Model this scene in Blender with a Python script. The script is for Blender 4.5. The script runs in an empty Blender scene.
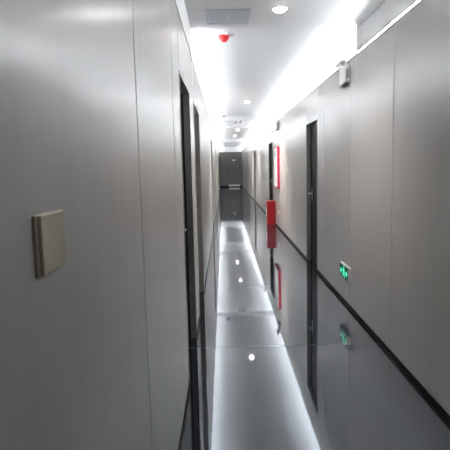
import bpy, bmesh, math, random
from mathutils import Vector, Matrix
random.seed(4)
C = bpy.context.scene.collection
sc = bpy.context.scene

# ------------------------------------------------------------------ dimensions (metres)
XL, XR = -0.274, 1.269          # wall faces
ZW = 2.51                       # top of the wall panels
ZA = 2.84                       # corridor ceiling
ZN = 2.765                      # ceiling of the near bay
ZB = 2.73                       # dropped ceiling panel further on
Y0, YE = -3.6, 34.3             # ends of the corridor
YC = 4.78                       # where the coves begin
CAM_H = 1.5

# ------------------------------------------------------------------ materials
def nodes(name):
    m = bpy.data.materials.new(name); m.use_nodes = True
    nt = m.node_tree
    return m, nt, nt.nodes['Principled BSDF']

def mat(name, col, rough=0.5, metal=0.0, spec=0.5, vary=0.06, scale=(6, 6, 6), bump=0.0, coat=0.0, emit=None, estr=0.0):
    m, nt, b = nodes(name)
    tc = nt.nodes.new('ShaderNodeTexCoord'); mp = nt.nodes.new('ShaderNodeMapping')
    mp.inputs['Scale'].default_value = scale
    nz = nt.nodes.new('ShaderNodeTexNoise'); nz.inputs['Scale'].default_value = 1.0; nz.inputs['Detail'].default_value = 4
    nt.links.new(tc.outputs['Object'], mp.inputs['Vector']); nt.links.new(mp.outputs['Vector'], nz.inputs['Vector'])
    rp = nt.nodes.new('ShaderNodeValToRGB')
    lo = [max(0, c * (1 - vary)) for c in col]; hi = [min(1, c * (1 + vary)) for c in col]
    rp.color_ramp.elements[0].color = (*lo, 1); rp.color_ramp.elements[1].color = (*hi, 1)
    rp.color_ramp.elements[0].position = .3; rp.color_ramp.elements[1].position = .7
    nt.links.new(nz.outputs['Fac'], rp.inputs['Fac']); nt.links.new(rp.outputs['Color'], b.inputs['Base Color'])
    b.inputs['Roughness'].default_value = rough; b.inputs['Metallic'].default_value = metal
    b.inputs['Specular IOR Level'].default_value = spec
    b.inputs['Coat Weight'].default_value = coat; b.inputs['Coat Roughness'].default_value = 0.1
    if bump:
        bp = nt.nodes.new('ShaderNodeBump'); bp.inputs['Strength'].default_value = bump; bp.inputs['Distance'].default_value = 0.002
        nt.links.new(nz.outputs['Fac'], bp.inputs['Height']); nt.links.new(bp.outputs['Normal'], b.inputs['Normal'])
    if emit:
        b.inputs['Emission Color'].default_value = (*emit, 1); b.inputs['Emission Strength'].default_value = estr
    return m

M = {}
M['wall'] = mat('grey_wall_laminate', (.50, .482, .464), .24, spec=.5, vary=.02, scale=(30, 30, .25), bump=.0)
M['upper'] = mat('upper_wall_paint', (.78, .78, .78), .6, vary=.02)
M['ceiling'] = mat('white_ceiling_paint', (.63, .63, .64), .7, vary=.015)
M['joint'] = mat('dark_panel_joint', (.05, .05, .05), .8)
M['base'] = mat('black_baseboard', (.008, .008, .008), .7, spec=.2)
M['frame'] = mat('grey_brown_door_frame', (.25, .235, .22), .4, vary=.04)
M['frame_dark'] = mat('dark_door_frame', (.06, .056, .052), .45)
M['leaf'] = mat('charcoal_door_leaf', (.013, .012, .012), .5, spec=.3, vary=.1, scale=(40, 40, 1))
M['end'] = mat('dark_taupe_cladding', (.135, .13, .118), .4, vary=.04)
M['dark'] = mat('black_gap', (.006, .006, .006), .8)
M['edge'] = mat('dark_grey_strip', (.16, .16, .16), .5)
M['steel'] = mat('brushed_steel', (.62, .62, .62), .28, metal=1, vary=.05, scale=(80, 4, 4))
M['white'] = mat('white_plastic', (.78, .78, .77), .4, vary=.02)
M['cream'] = mat('cream_plastic', (.50, .43, .335), .38, vary=.03)
M['red'] = mat('red_enamel', (.27, .006, .012), .3, coat=.3)
M['redplastic'] = mat('red_plastic', (.60, .03, .035), .4)
M['pinkred'] = mat('crimson_enamel', (.42, .02, .07), .35, coat=.3)
M['grey'] = mat('grey_plastic', (.33, .33, .335), .5)
M['hatch'] = mat('grey_hatch_paint', (.47, .48, .53), .5, vary=.04)
M['bezel'] = mat('white_lamp_bezel', (.75, .75, .75), .4)
M['sign_green'] = mat('dark_green_sign', (.006, .05, .035), .25, coat=.3, emit=(.01, .25, .16), estr=.03)
M['sign_lit'] = mat('lit_green_symbol', (.05, .6, .35), .4, emit=(.08, 1, .55), estr=.22)
M['lamp'] = mat('downlight_diffuser', (.9, .9, .9), .4, emit=(1, .98, .96), estr=12.0)
M['led'] = mat('led_strip_diffuser', (.9, .9, .9), .4, emit=(.93, .97, 1), estr=11.5)
M['led_cross'] = mat('cross_led_diffuser', (.9, .9, .9), .4, emit=(.93, .97, 1), estr=60)
M['led_edge'] = mat('edge_led_diffuser', (.9, .9, .9), .4, emit=(.93, .97, 1), estr=2.5)
M['led_slot'] = mat('led_slot_diffuser', (.9, .9, .9), .4, emit=(.93, .97, 1), estr=54)

def floor_material():
    m, nt, b = nodes('polished_grey_tile')
    tc = nt.nodes.new('ShaderNodeTexCoord')
    mp = nt.nodes.new('ShaderNodeMapping'); mp.inputs['Location'].default_value = (2.0, .85, 0)
    br = nt.nodes.new('ShaderNodeTexBrick')
    br.offset = 0; br.inputs['Scale'].default_value = 1.0
    br.inputs['Mortar Size'].default_value = .008; br.inputs['Mortar Smooth'].default_value = .2
    br.inputs['Brick Width'].default_value = 4.0; br.inputs['Row Height'].default_value = 1.6
    br.inputs['Color1'].default_value = (.016, .019, .025, 1); br.inputs['Color2'].default_value = (.018, .021, .028, 1)
    br.inputs['Mortar'].default_value = (.13, .135, .145, 1)
    nt.links.new(tc.outputs['Object'], mp.inputs['Vector']); nt.links.new(mp.outputs['Vector'], br.inputs['Vector'])
    nz = nt.nodes.new('ShaderNodeTexNoise'); nz.inputs['Scale'].default_value = 5; nz.inputs['Detail'].default_value = 6
    nt.links.new(tc.outputs['Object'], nz.inputs['Vector'])
    mx = nt.nodes.new('ShaderNodeMix'); mx.data_type = 'RGBA'; mx.blend_type = 'OVERLAY'
    mx.inputs[0].default_value = .12
    nt.links.new(br.outputs['Color'], mx.inputs[6]); nt.links.new(nz.outputs['Color'], mx.inputs[7])
    nt.links.new(mx.outputs[2], b.inputs['Base Color'])
    rr = nt.nodes.new('ShaderNodeMapRange'); rr.inputs[3].default_value = .03; rr.inputs[4].default_value = .042
    nt.links.new(nz.outputs['Fac'], rr.inputs[0]); nt.links.new(rr.outputs[0], b.inputs['Roughness'])
    nw = nt.nodes.new('ShaderNodeTexNoise'); nw.inputs['Scale'].default_value = 2.2; nw.inputs['Detail'].default_value = 1
    nt.links.new(tc.outputs['Object'], nw.inputs['Vector'])
    bp = nt.nodes.new('ShaderNodeBump'); bp.inputs['Strength'].default_value = .5; bp.inputs['Distance'].default_value = .0012
    nt.links.new(nw.outputs['Fac'], bp.inputs['Height']); nt.links.new(bp.outputs['Normal'], b.inputs['Normal'])
    b.inputs['IOR'].default_value = 2.5
    b.inputs['Specular Tint'].default_value = (.88, .94, 1, 1)
    return m
M['floor'] = floor_material()

# ------------------------------------------------------------------ mesh helpers
class MB:
    """collects shapes in one bmesh, in local coordinates"""
    def __init__(s): s.bm = bmesh.new()
    def box(s, x0, x1, y0, y1, z0, z1, bev=0.0, seg=2, mtx=None):
        r = bmesh.ops.create_cube(s.bm, size=1)
        vs = r['verts']
        for v in vs:
            v.co = Vector(((x0 + x1) / 2 + v.co.x * (x1 - x0), (y0 + y1) / 2 + v.co.y * (y1 - y0), (z0 + z1) / 2 + v.co.z * (z1 - z0)))
        if mtx is not None: bmesh.ops.transform(s.bm, matrix=mtx, verts=vs)
        if bev:
            es = list({e for v in vs for e in v.link_edges})
            bmesh.ops.bevel(s.bm, geom=es, offset=bev, segments=seg, affect='EDGES', profile=.5)
        return s
    def lathe(s, prof, n=28, mtx=None):
        """prof: (radius, z) pairs, turned about z"""
        rings = []
        for (r, z) in prof:
            if r < 1e-6: rings.append([s.bm.verts.new((0, 0, z))])
            else: rings.append([s.bm.verts.new((r * math.cos(2 * math.pi * i / n), r * math.sin(2 * math.pi * i / n), z)) for i in range(n)])
        for a, b in zip(rings, rings[1:]):
            for i in range(n):
                j = (i + 1) % n
                f = [a[i % len(a)], a[j % len(a)], b[j % len(b)], b[i % len(b)]]
                u = []
                for v in f:
                    if v not in u: u.append(v)
                if len(u) > 2:
                    try: s.bm.faces.new(u)
                    except ValueError: pass
        if mtx is not None: bmesh.ops.transform(s.bm, matrix=mtx, verts=[v for r in rings for v in r])
        return s
    def tube(s, pts, r, n=10):
        pts = [Vector(p) for p in pts]; rings = []
        for i, p in enumerate(pts):
            d = (pts[min(i + 1, len(pts) - 1)] - pts[max(i - 1, 0)]).normalized()
            a = d.orthogonal().normalized() if i == 0 else (rings_a - d * rings_a.dot(d)).normalized()
            rings_a = a; b = d.cross(a)
            rings.append([s.bm.verts.new(p + r * (math.cos(2 * math.pi * k / n) * a + math.sin(2 * math.pi * k / n) * b)) for k in range(n)])
        for a, b in zip(rings, rings[1:]):
            for k in range(n):
                s.bm.faces.new((a[k], a[(k + 1) % n], b[(k + 1) % n], b[k]))
        s.bm.faces.new(rings[0][::-1]); s.bm.faces.new(rings[-1])
        return s
    def poly(s, pts, ext):
        """polygon pts (3-D) thickened by vector ext"""
        e = Vector(ext)
        a = [s.bm.verts.new(Vector(p)) for p in pts]; b = [s.bm.verts.new(Vector(p) + e) for p in pts]
        s.bm.faces.new(a); s.bm.faces.new(b[::-1])
        for i in range(len(pts)):
            j = (i + 1) % len(pts)
            s.bm.faces.new((a[j], a[i], b[i], b[j]))
        return s
    def build(s, name, m, parent=None, loc=(0, 0, 0), smooth=False):
        bmesh.ops.recalc_face_normals(s.bm, faces=s.bm.faces)
        me = bpy.data.meshes.new(name); s.bm.to_mesh(me); s.bm.free()
        me.materials.append(m)
        if smooth:
            for p in me.polygons: p.use_smooth = True
            try: me.set_sharp_from_angle(angle=math.radians(35))
            except Exception: pass
        o = bpy.data.objects.new(name, me); C.objects.link(o); o.location = loc
        if parent is not None: o.parent = parent
        return o

def thing(name, label, cat, loc=(0, 0, 0), group=None):
    o = bpy.data.objects.new(name, None); C.objects.link(o); o.location = loc; o.empty_display_size = .1
    o['label'] = label; o['category'] = cat
    if group: o['group'] = group
    return o

def tag(o, label, cat, group=None):
    o['label'] = label; o['category'] = cat
    if group: o['group'] = group
    return o

def struct(o, label, cat):
    o['kind'] = 'structure'; o['label'] = label; o['category'] = cat
    return o

def copy_tree(o, loc, label):
    """a thing with copies of its parts and sub-parts"""
    r = o.copy(); C.objects.link(r); r.location = loc; r['label'] = label
    def kids(src, dst):
        for ch in [c for c in bpy.data.objects if c.parent == src]:
            k = ch.copy(); C.objects.link(k); k.parent = dst
            kids(ch, k)
    kids(o, r)
    return r

# ------------------------------------------------------------------ the setting
struct(MB().box(XL - .3, XR + .3, Y0 - .2, YE + .2, -.1, 0).build('floor', M['floor']),
       'polished dark grey tile floor reflecting the ceiling lights', 'floor')
# ceiling: one slab, the lowered near bay and the lowered far panel
mb = MB().box(XL - .3, XR + .3, Y0 - .2, YE + .2, ZA, ZA + .1)
mb.box(XL - .05, XR + .05, Y0 - .2, YC, ZN, ZA + .01)
struct(mb.build('ceiling', M['ceiling']), 'white corridor ceiling washed by the cove lights', 'ceiling')
YB, YD = 13.9, 23.9
struct(MB().box(.045, XR + .2, YB + 3.2, YD, ZB + .035, ZA + .01).build('trim_1', M['ceiling']),
       'lowered white ceiling panel with two downlights further down the corridor', 'ceiling panel')
struct(MB().box(.045, XR + .2, YD + 3.0, YE - .3, ZB + .02, ZA + .01).build('trim_5', M['ceiling']),
       'last lowered ceiling panel before the dark far end wall', 'ceiling panel')
# shallow cross beams that hide a light strip on their far side
struct(MB().box(XL - .2, XR + .2, YB, YB + .04, ZB - .005, ZA + .01, .004, 1).build('trim_6', M['ceiling']), 'shallow white cross beam under the ceiling with grey fittings', 'cross beam')
struct(MB().box(XL - .2, XR + .2, YD, YD + .04, ZB - .025, ZA + .01, .004, 1).build('trim_7', M['ceiling']), 'shallow white cross beam past the pair of small downlights', 'cross beam')

DOORS_L = [(3.27, 4.20, 2.115), (4.80, 5.80, 2.115), (10.9, 12.15, 2.115), (17.2, 18.2, 2.115)]
DOORS_R = [(6.72, 7.60, 2.10), (12.88, 13.85, 2.08), (19.9, 20.8, 2.08), (24.6, 25.5, 2.08)]
TH = .10        # panel-clad wall thickness

def wall(side, doors, seams, name, label):
    xs = XL if side < 0 else XR
    def X(d): return xs + side * d         # d = depth behind the face
    mb = MB()
    cuts = sorted(set([Y0, YE] + seams + [y for d in doors for y in d[:2]]))
    g = .006 if side < 0 else .0045
    def panel(y0, y1, z0, z1, g0, g1, back):
        if back:
            a, b = sorted((X(.018), X(TH)))
            mb.box(a, b, y0, y1, z0, z1)
        else:
            a, b = sorted((X(0), X(.02)))
            mb.box(a, b, y0 + g0, y1 - g1, z0, z1, bev=.0012, seg=1)
    nf = 0
    for back in (False, True):
        for a, b in zip(cuts, cuts[1:]):
            d = next((d for d in doors if d[0] - 1e-6 <= a and b <= d[1] + 1e-6), None)
            panel(a, b, d[2] if d else 0, ZW, g, g, back)
        if not back: nf = len(mb.bm.faces)
    mb.bm.faces.ensure_lookup_table()
    for i, fc in enumerate(mb.bm.faces): fc.material_index = 0 if i < nf else 1
    o = struct(mb.build(name, M['wall']), label, 'wall')
    o.data.materials.append(M['joint'])
    # cavity behind the door openings and the recess of the cove
    mb = MB()
    a, b = sorted((X(.22), X(.28)))
    mb.box(a, b, YC - .02, YE, ZW - .25, ZA + .01)                     # back of the cove
    a, b = sorted((X(.0), X(.28)))
    mb.box(a, b, YC - .02, YC, ZW - .25, ZA)                          # cheek where the cove begins
    a, b = sorted((X(TH - .01), X(.28)))
    mb.box(a, b, YC, YE, ZW - .12, ZW - .035)                           # bottom of the trough
    a, b = sorted((X(.0 if side < 0 else .035), X(.28)))
    mb.box(a, b, Y0, YC - .02, ZW + (.001 if side < 0 else -.05), ZA)   # upper wall of the near bay
    a, b = sorted((X(TH + .12), X(TH + .16)))
    mb.box(a, b, Y0, YE, -.02, ZW - .25)                              # rear leaf
    struct(mb.build('trim_3' if side < 0 else 'trim_4', M['upper']), 'pale upper wall and light cove above the %s wall panels' % ('left' if side < 0 else 'right'), 'cove')
    return o

sl = [1.613 - 1.2 * k for k in range(1, 5)] + [1.613, 2.80] + [7.0, 8.2, 9.4, 10.6, 13.4, 14.6, 15.8, 17.0, 19.4, 20.6, 21.8, 23, 24.2, 25.4, 26.6, 27.8, 29, 30.2, 31.4, 32.6, 33.8]
sr = [3.723 - 1.266 * k for k in range(1, 6)] + [3.723, 4.989, 6.255, 8.79, 10.05, 11.32, 12.58, 15.1, 16.4, 17.7, 19, 21.6, 22.8, 24, 26.4, 27.6, 28.8, 30, 31.2, 32.4, 33.6]
wall(-1, DOORS_L, sl, 'wall_left', 'grey laminate panelled wall with the cream switch')
wall(1, DOORS_R, sr, 'wall_right', 'grey laminate panelled wall with the green exit sign and red cabinet')

# thin dark strip along the top of the wall panels
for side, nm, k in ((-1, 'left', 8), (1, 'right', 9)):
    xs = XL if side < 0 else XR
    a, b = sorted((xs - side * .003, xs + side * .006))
    struct(MB().box(a, b, Y0, YE, ZW - .012, ZW - .0006).build('trim_%d' % k, M['edge']), 'thin dark grey strip along the top of the %s wall' % nm, 'edge trim')

# end walls
mb = MB().box(XL - .3, XR + .3, YE, YE + .1, 0, 2.41)
struct(mb.build('wall_back', M['end']), 'dark taupe wall closing the far end of the corridor', 'wall')
struct(MB().box(XL - .3, XR + .3, YE, YE + .1, 2.41, ZA).build('trim_2', M['upper']), 'pale strip above the dark far end wall', 'trim')
struct(MB().box(XL - .3, XR + .3, Y0 - .1, Y0, 0, ZA).build('wall_front', M['upper']), 'plain pale wall behind the viewer', 'wall')

# baseboards, broken at the doors
def baseboard(side, doors, name, label):
    mb = MB(); xs = XL if side < 0 else XR
    ys = [Y0] + [y for d in doors for y in d[:2]] + [YE]
    for a, b in zip(ys[::2], ys[1::2]):
        x0, x1 = sorted((xs - side * .010, xs + side * .001))
        mb.box(x0, x1, a + .001, b - .001, 0, .020 if side < 0 else .038, bev=.002, seg=1)
    return struct(mb.build(name, M['base']), label, 'baseboard')
baseboard(-1, DOORS_L, 'baseboard_left', 'black baseboard along the left wall')
baseboard(1, DOORS_R, 'baseboard_right', 'black baseboard along the right wall')
mb = MB().box(XL, .305, YE - .012, YE + .001, 0, .09).box(1.13, XR, YE - .012, YE + .001, 0, .09)
struct(mb.build('baseboard_back', M['base']), 'black baseboard either side of the far end door', 'baseboard')

# doors in the side walls
def door(n, side, y0, y1, zt, label, fm='frame'):
    xs = XL if side < 0 else XR
    root = thing('door_%d' % n, label, 'door', (xs, y0, 0)); root['kind'] = 'structure'
    w = y1 - y0
    def bx(mb, d0, d1, a, b, z0, z1, bev=0):
        x0, x1 = sorted((side * d0, side * d1)); return mb.box(x0, x1, a, b, z0, z1, bev=bev, seg=1)
    fr = MB()
    t = .022
    bx(fr, -.004, TH + .03, 0, t, 0, zt, .001); bx(fr, -.004, TH + .03, w - t, w, 0, zt, .001)
    bx(fr, -.004, TH + .03, t - .001, w - t + .001, zt - t, zt, .001)
    fr.build('door_frame', M[fm], root)
    st = MB(); q = .048 if side < 0 else .058
    bx(st, q, TH + .03, t, t + .02, 0, zt - t); bx(st, q, TH + .03, w - t - .02, w - t, 0, zt - t)
    bx(st, q, TH + .03, t, w - t, zt - t - .02, zt - t)
    st.build('door_stop', M['dark'], root)
    lf = bx(MB(), .066, .106, t + .023, w - t - .023, .008, zt - t - .023, .002).build('door_leaf', M['leaf'], root)
    hy = t + .095 if side < 0 else w - t - .115
    s = 1 if side < 0 else -1
    h = MB()
    bx(h, .057, .067, hy - .024, hy + .024, .93, 1.13, .004)
    x = side * .012
    h.tube([(side * .06, hy, 1.05), (x, hy, 1.05)], .010)
    h.tube([(x, hy - s * .006, 1.05), (x, hy + s * .115, 1.05)], .009)
    h.build('door_handle', M['steel'], root, smooth=True)
    return root
lab_l = ['dark recessed door nearest on the left wall, steel lever handle showing', 'second dark recessed door along the left wall, just past the nearest one',
         'third recessed door along the left wall, seen as a thin slit', 'fourth recessed door along the left wall, almost hidden far away']
lab_r = ['tall dark recessed door on the right wall beyond the green exit sign', 'narrow dark recessed door on the right wall behind the red extinguisher box',
         'third door on the right wall, past the red box, a thin band', 'last door on the right wall, near the far end']
n = 1
for d, l in zip(DOORS_L, lab_l): door(n, -1, *d, l); n += 1
for d, l in zip(DOORS_R, lab_r): door(n, 1, *d, l, 'frame_dark' if n == 6 else 'frame'); n += 1
# the door in the far end wall
root = thing('door_%d' % n, 'dark taupe door closing the far end of the corridor', 'door', (.305, YE, 0)); root['kind'] = 'structure'
W = .82
f = MB().box(0, .03, -.02, .0, 0, 2.03, .002, 1).box(W - .03, W, -.02, .0, 0, 2.03, .002, 1).box(.029, W - .029, -.02, .0, 2.0, 2.03, .002, 1)
f.build('door_frame', M['frame_dark'], root)
MB().box(.03, W - .03, -.012, .0, .0, 2.0, .002, 1).build('door_leaf', M['end'], root)
MB().box(.03, W - .02, -.018, -.011, .075, .165, .002, 1).build('under_door_light', M['white'], root)  # white strip standing in for bright light leaking under the door
k = MB().lathe([(0, 0), (.03, 0), (.03, .012), (.012, .014), (.012, .03), (.03, .036), (.033, .05), (.024, .062), (0, .065)], 16, Matrix.Translation((.1, -.012, 1.2)) @ Matrix.Rotation(math.pi / 2, 4, 'X'))
k.build('door_knob', M['dark'], root, smooth=True)
tag(MB().box(-.10, .10, -.03, -.0215, 0, .09, .004).build('wall_plaque', M['white'], None, (.70, YE, 1.80)),
    'small white plate at the top of the far end door', 'sign')

# ------------------------------------------------------------------ lighting that the corridor has, plus an added lamp and light shield
for side, y0, y1, nm in ((-1, YC + .02, YE - .05, 'left'), (1, YC + .02, YE - .05, 'right')):
    xs = XL if side < 0 else XR
    a, b = sorted((xs + side * .105, xs + side * .135))
    mb = MB()
    y = y0
    while y < y1 - .01:
        e = min(y + 2.4, y1); mb.box(a, b, y, e - .004, ZW - .035, ZW - .005); y = e
    tag(mb.build('led_strip', M['led']), 'white light strip hidden in the cove on top of the %s wall' % nm, 'light strip', 'cove light strips')
for y, z, l in ((YC + .004, ZN + .03, 'white light strip behind the edge of the near ceiling bay'), (YB + .044, ZB + .02, 'white light strip behind the cross beam with grey fittings'),
                (YD + .044, ZB + .0, 'white ceiling light strip behind the farther cross beam')):
    tag(MB().box(XL + .12, XR - .30, y, y + .018, z, z + .022, .003, 1).build('ceiling_led_strip', M['led_edge' if y < 6 else 'led_cross'], None), l, 'light strip', 'cross light strips')
mb = MB(); mb.box(XR + .006, XR + .030, .6, YC - .03, ZW - .0005, ZW + .010)
slot = tag(mb.build('led_strip', M['led_slot']), 'thin bright light line along the top of the right wall nearby', 'light strip')
MB().box(XR + .004, XR + .034, .59, YC - .025, ZW + .010, ZW + .0135).build('strip_light_shield', M['white'], slot)  # added shield, stops the strip overlighting the upper wall above it

def downlight(loc, label, proto=None, energy=None):
    if proto:
        r = copy_tree(proto, loc, label)
        for ch in [c for c in bpy.data.objects if c.parent == r and c.type == 'LIGHT']:
            if energy: ch.data = ch.data.copy(); ch.data.energy = energy
        return r
    r = thing('downlight', label, 'ceiling light', loc, 'recessed ceiling downlights')
    MB().lathe([(.068, 0), (.068, -.004), (.064, -.007), (.055, -.006), (.051, -.001), (.051, 0)], 32).build('bezel', M['bezel'], r, smooth=True)
    ld = bpy.data.lights.new('lamp', 'SPOT'); ld.energy = 30; ld.spot_size = math.radians(115); ld.spot_blend = 1; ld.shadow_soft_size = .05; ld.color = (1, .94, .87)
    lo = bpy.data.objects.new('lamp', ld); C.objects.link(lo); lo.parent = r; lo.location = (0, 0, -.085)
    MB().lathe([(.051, -.0005), (.048, -.010), (.040, -.019), (.024, -.026), (0, -.028)], 32).build('diffuser', M['lamp'], r, smooth=True)
    return r
D = downlight((.49, 4.22, ZN), 'large bright round downlight in the near ceiling, beside the hatch')
near_lamp = [c for c in bpy.data.objects if c.parent == D and c.type == 'LIGHT'][0]
near_lamp.data.energy = 18
downlight((.53, 10.75, ZA), 'round downlight in the middle of the long ceiling bay', D, 100)
downlight((.53, 17.95, ZB + .035), 'small round downlight, first of the pair in the lowered far panel', D, 100)
downlight((.51, 21.45, ZB + .035), 'smallest round downlight, deeper of the pair in the lowered far panel', D, 100)

downlight((.49, -2.3, ZN), 'added round downlight behind the viewpoint, fill for the near walls', D, 3.5)  # unseen lamp, added to brighten the near walls and the switch side

# ------------------------------------------------------------------ things on the ceiling
r = thing('access_hatch', 'square grey access hatch in the near ceiling beside the large downlight', 'ceiling hatch', (.065, 4.40, ZN))
f = MB()
for a in ((-.185, .185, -.20, -.182), (-.185, .185, .182, .20), (-.185, -.167, -.182, .182), (.167, .185, -.182, .182)):
    f.box(a[0], a[1], a[2], a[3], -.006, .0)
f.build('hatch_frame', M['hatch'], r)
MB().box(-.164, .164, -.179, .179, -.004, 0, .001, 1).build('hatch_panel', M['hatch'], r)
MB().lathe([(0, -.012), (.011, -.011), (.013, -.004), (.013, 0)], 16).build('latch', M['white'], r, smooth=True)

r = thing('fire_alarm', 'red cone-shaped alarm sounder hanging from the ceiling past the hatch', 'alarm', (.035, 5.22, ZA))
MB().lathe([(.040, 0), (.040, -.022), (.030, -.026), (0, -.026)], 28).build('mount', M['white'], r, smooth=True)
MB().lathe([(.030, -.024), (.058, -.028), (.060, -.040), (.052, -.050), (.044, -.066), (.034, -.071), (.028, -.082), (.016, -.090), (0, -.092)], 28).build('sounder', M['redplastic'], r, smooth=True)
MB().box(.03, .105, -.018, .018, -.030, -.012, .004).build('junction_box', M['grey'], r)

r = thing('smoke_detector', 'small round grey detector near the end of the long ceiling bay', 'smoke detector', (.035, 13.55, ZA))
MB().lathe([(.062, 0), (.062, -.02), (.05, -.03), (0, -.03)], 24).build('detector_base', M['grey'], r, smooth=True)
MB().lathe([(.045, -.029), (.040, -.055), (.025, -.066), (0, -.067)], 24).build('detector_head', M['grey'], r, smooth=True)

def fitting(loc, label, proto=None):
    if proto: return copy_tree(proto, loc, label)
    r = thing('ceiling_fitting', label, 'ceiling fitting', loc, 'pair of grey fittings at the ceiling edge')
    MB().lathe([(.02, 0), (.02, -.01), (.014, -.012), (.014, -.03), (0, -.03)], 20).build('stem', M['grey'], r, smooth=True)
    MB().lathe([(.022, -.025), (.036, -.033), (.036, -.062), (.024, -.075), (0, -.076)], 20).build('head', M['grey'], r, smooth=True)
    return r
F = fitting((.365, YB + .02, ZB - .004), 'left one of two small grey fittings at the lowered ceiling edge')
fitting((.495, YB + .02, ZB - .004), 'right one of two small grey fittings at the lowered ceiling edge', F)
tag(MB().box(-.14, .14, -.012, .012, -.018, 0, .002, 1).build('ceiling_rail', M['grey'], None, (.15, YB + .02, ZB - .004)),
    'short dark rail across the ceiling edge beside the paired grey fittings', 'rail')

# ------------------------------------------------------------------ things on the walls
# cream switch on the left wall
r = thing('light_switch', 'cream square switch box standing proud of the left wall', 'switch', (XL, .748, 1.390))
MB().box(0, .0055, -.053, .053, -.0455, .0455, .002, 2).build('back_plate', M['cream'], r)
MB().box(.005, .0115, -.048, .053, -.0440, .0450, .0025, 2).build('rocker', M['cream'], r)

# emergency lights high on the right wall
def emergency(loc, label, proto=None):
    if proto: return copy_tree(proto, loc, label)
    r = thing('emergency_light', label, 'emergency light', loc, 'twin-head emergency lights on the right wall')
    MB().box(-.045, 0, -.125, .125, -.10, .07, .006, 2).build('housing', M['white'], r)
    MB().box(-.05, -.006, -.118, .118, -.112, -.098, .003, 1).build('base_tray', M['grey'], r)
    MB().box(-.034, -.012, -.128, -.1235, -.06, .03, .002, 1).build('side_vent', M['grey'], r)
    for s in (-1, 1):
        h = MB().lathe([(0, .0), (.028, .0), (.040, .014), (.044, .034), (.044, .05), (.038, .052), (.034, .046), (0, .046)], 24,
                       Matrix.Translation((-.035, s * .085, .105)) @ Matrix.Rotation(math.radians(-62), 4, 'Y') @ Matrix.Rotation(0, 4, 'Z')).build('lamp_head', M['white'], r, smooth=True)
        MB().tube([(-.025, s * .085, .06), (-.028, s * .085, .11)], .010).build('swivel', M['white'], h, smooth=True)
    return r
E_ = emergency((XR, 5.14, 2.392), 'white emergency light nearest on the right wall, above the exit sign')
emergency((XR, 11.45, 2.385), 'white emergency light high on the right wall above the red cabinet', E_)
emergency((XR, 15.35, 2.385), 'farthest white emergency light at the top of the right wall', E_)

# green exit sign low on the right wall
r = thing('exit_sign', 'lit green running man exit sign low on the right wall', 'exit sign', (XR, 5.085, .358))
MB().box(-.030, 0, -.185, .185, -.078, .078, .005, 2).build('housing', M['white'], r)
MB().box(-.0325, -.0295, -.176, .176, -.070, .070, .001, 1).build('sign_face', M['sign_green'], r)
# seen from the corridor the picture's right is towards the viewer, i.e. -y; u = -y, v = z
def flat(pts, x=-.0323, t=-.0016): return [(x, -u, v) for u, v in pts]
mb = MB()
def limb(a, b, w0, w1):
    (ax, ay), (bx, by) = a, b; L = math.hypot(bx - ax, by - ay); nx, ny = -(by - ay) / L, (bx - ax) / L
    mb.poly(flat([(ax + nx * w0, ay + ny * w0), (bx + nx * w1, by + ny * w1), (bx - nx * w1, by - ny * w1), (ax - nx * w0, ay - ny * w0)]), (-.0016, 0, 0))
mb.poly(flat([(.004 + .014 * math.cos(t * math.pi / 8), .050 + .014 * math.sin(t * math.pi / 8)) for t in range(16)]), (-.0016, 0, 0))
limb((.0, .036), (.006, -.008), .015, .012)              # trunk
limb((-.004, .028), (-.034, .010), .006, .005); limb((-.034, .010), (-.044, .030), .005, .004)   # arm ahead
limb((.004, .028), (.030, .014), .006, .005); limb((.030, .014), (.040, -.006), .005, .004)      # arm behind
limb((.002, -.006), (-.026, -.022), .009, .007); limb((-.026, -.022), (-.030, -.056), .007, .005) # leg ahead
limb((.008, -.006), (.026, -.034), .009, .007); limb((.026, -.034), (.056, -.048), .007, .005)    # leg behind
mb.build('running_figure', M['sign_lit'], r)
for s in (-1, 1):
    MB().poly(flat([(s * .150, 0), (s * .112, .034), (s * .112, .013), (s * .075, .013), (s * .075, -.013), (s * .112, -.013), (s * .112, -.034)]), (-.0016, 0, 0)).build('arrow', M['sign_lit'], r)

# fire hose cabinet on the right wall
r = thing('fire_cabinet', 'shallow red fire cabinet with a white front on the right wall', 'fire cabinet', (XR, 11.62, 1.425))
MB().box(-.050, 0, -.37, .37, -.475, .475, .004, 1).build('cabinet_body', M['pinkred'], r)
fr = MB()
for q in ((-.37, .37, -.475, -.440), (-.37, .37, .440, .475), (-.37, -.340, -.440, .440), (.340, .37, -.440, .440)):
    fr.box(-.0545, -.0495, *q)
fr.build('front_frame', M['pinkred'], r)
d = MB().box(-.059, -.0505, -.337, .337, -.437, .437, .003, 1).build('cabinet_door', M['white'], r)
MB().box(-.0605, -.0585, -.27, .27, .25, .39, .001, 1).build('notice_panel', M['hatch'], d)
MB().tube([(-.056, -.30, -.05), (-.076, -.30, -.045), (-.076, -.30, .045), (-.056, -.30, .05)], .006).build('door_pull', M['steel'], d, smooth=True)

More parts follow.
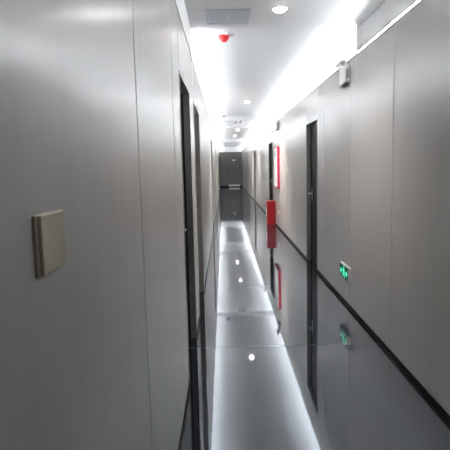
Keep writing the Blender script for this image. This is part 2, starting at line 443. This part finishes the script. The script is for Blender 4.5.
# red extinguisher box on the floor
r = thing('extinguisher_box', 'bright red fire extinguisher box standing on the floor against the right wall', 'extinguisher box', (1.157, 12.38, 0))
MB().box(-.105, .105, -.175, .175, .0, .555, .006, 2).build('box_body', M['red'], r)
l = MB().box(-.110, .109, -.18, .18, .555, .597, .006, 2).build('lid', M['red'], r)
MB().tube([(-.112 + .004, -.05, .575), (-.128, -.045, .572), (-.128, .045, .572), (-.108, .05, .575)], .006).build('lid_pull', M['steel'], l, smooth=True)
MB().box(-.107, -.1045, -.12, .12, .20, .42, .0008, 1).build('front_label', M['white'], r)

# small white socket
r = thing('wall_socket', 'small white socket low on the right wall by the red box', 'socket', (XR, 11.55, .385))
MB().box(-.009, 0, -.043, .043, -.043, .043, .002, 2).build('face_plate', M['white'], r)
MB().box(-.0098, -.0085, -.018, .018, -.014, .014).build('socket_insert', M['grey'], r)

# ------------------------------------------------------------------ camera
cam_d = bpy.data.cameras.new('camera'); cam = bpy.data.objects.new('camera', cam_d); C.objects.link(cam)
f_px, pitch, yaw, roll = 492.54, .1203, -.0001, -.0238
cam_d.sensor_width = 36; cam_d.sensor_fit = 'HORIZONTAL'; cam_d.lens = f_px / 450 * 36
cam_d.clip_start = .02; cam_d.clip_end = 200
fw = Vector((math.sin(yaw) * math.cos(pitch), math.cos(yaw) * math.cos(pitch), -math.sin(pitch)))
rt = fw.cross(Vector((0, 0, 1))).normalized(); up = rt.cross(fw)
r2 = math.cos(roll) * rt + math.sin(roll) * up; u2 = -math.sin(roll) * rt + math.cos(roll) * up
mtx = Matrix((r2, u2, -fw)).transposed().to_4x4(); mtx.translation = Vector((0, 0, CAM_H))
cam.matrix_world = mtx
sc.camera = cam

# ------------------------------------------------------------------ world and view
w = bpy.data.worlds.new('world'); w.use_nodes = True; sc.world = w
w.node_tree.nodes['Background'].inputs[0].default_value = (.5, .5, .52, 1)
w.node_tree.nodes['Background'].inputs[1].default_value = .05
sc.cycles.use_denoising = True
sc.cycles.max_bounces = 14; sc.cycles.diffuse_bounces = 8; sc.cycles.glossy_bounces = 6
sc.cycles.sample_clamp_indirect = 8
vs = sc.view_settings
vs.view_transform = 'Standard'; vs.look = 'None'; vs.gamma = 1; vs.use_curve_mapping = False
vs.exposure = 2.2
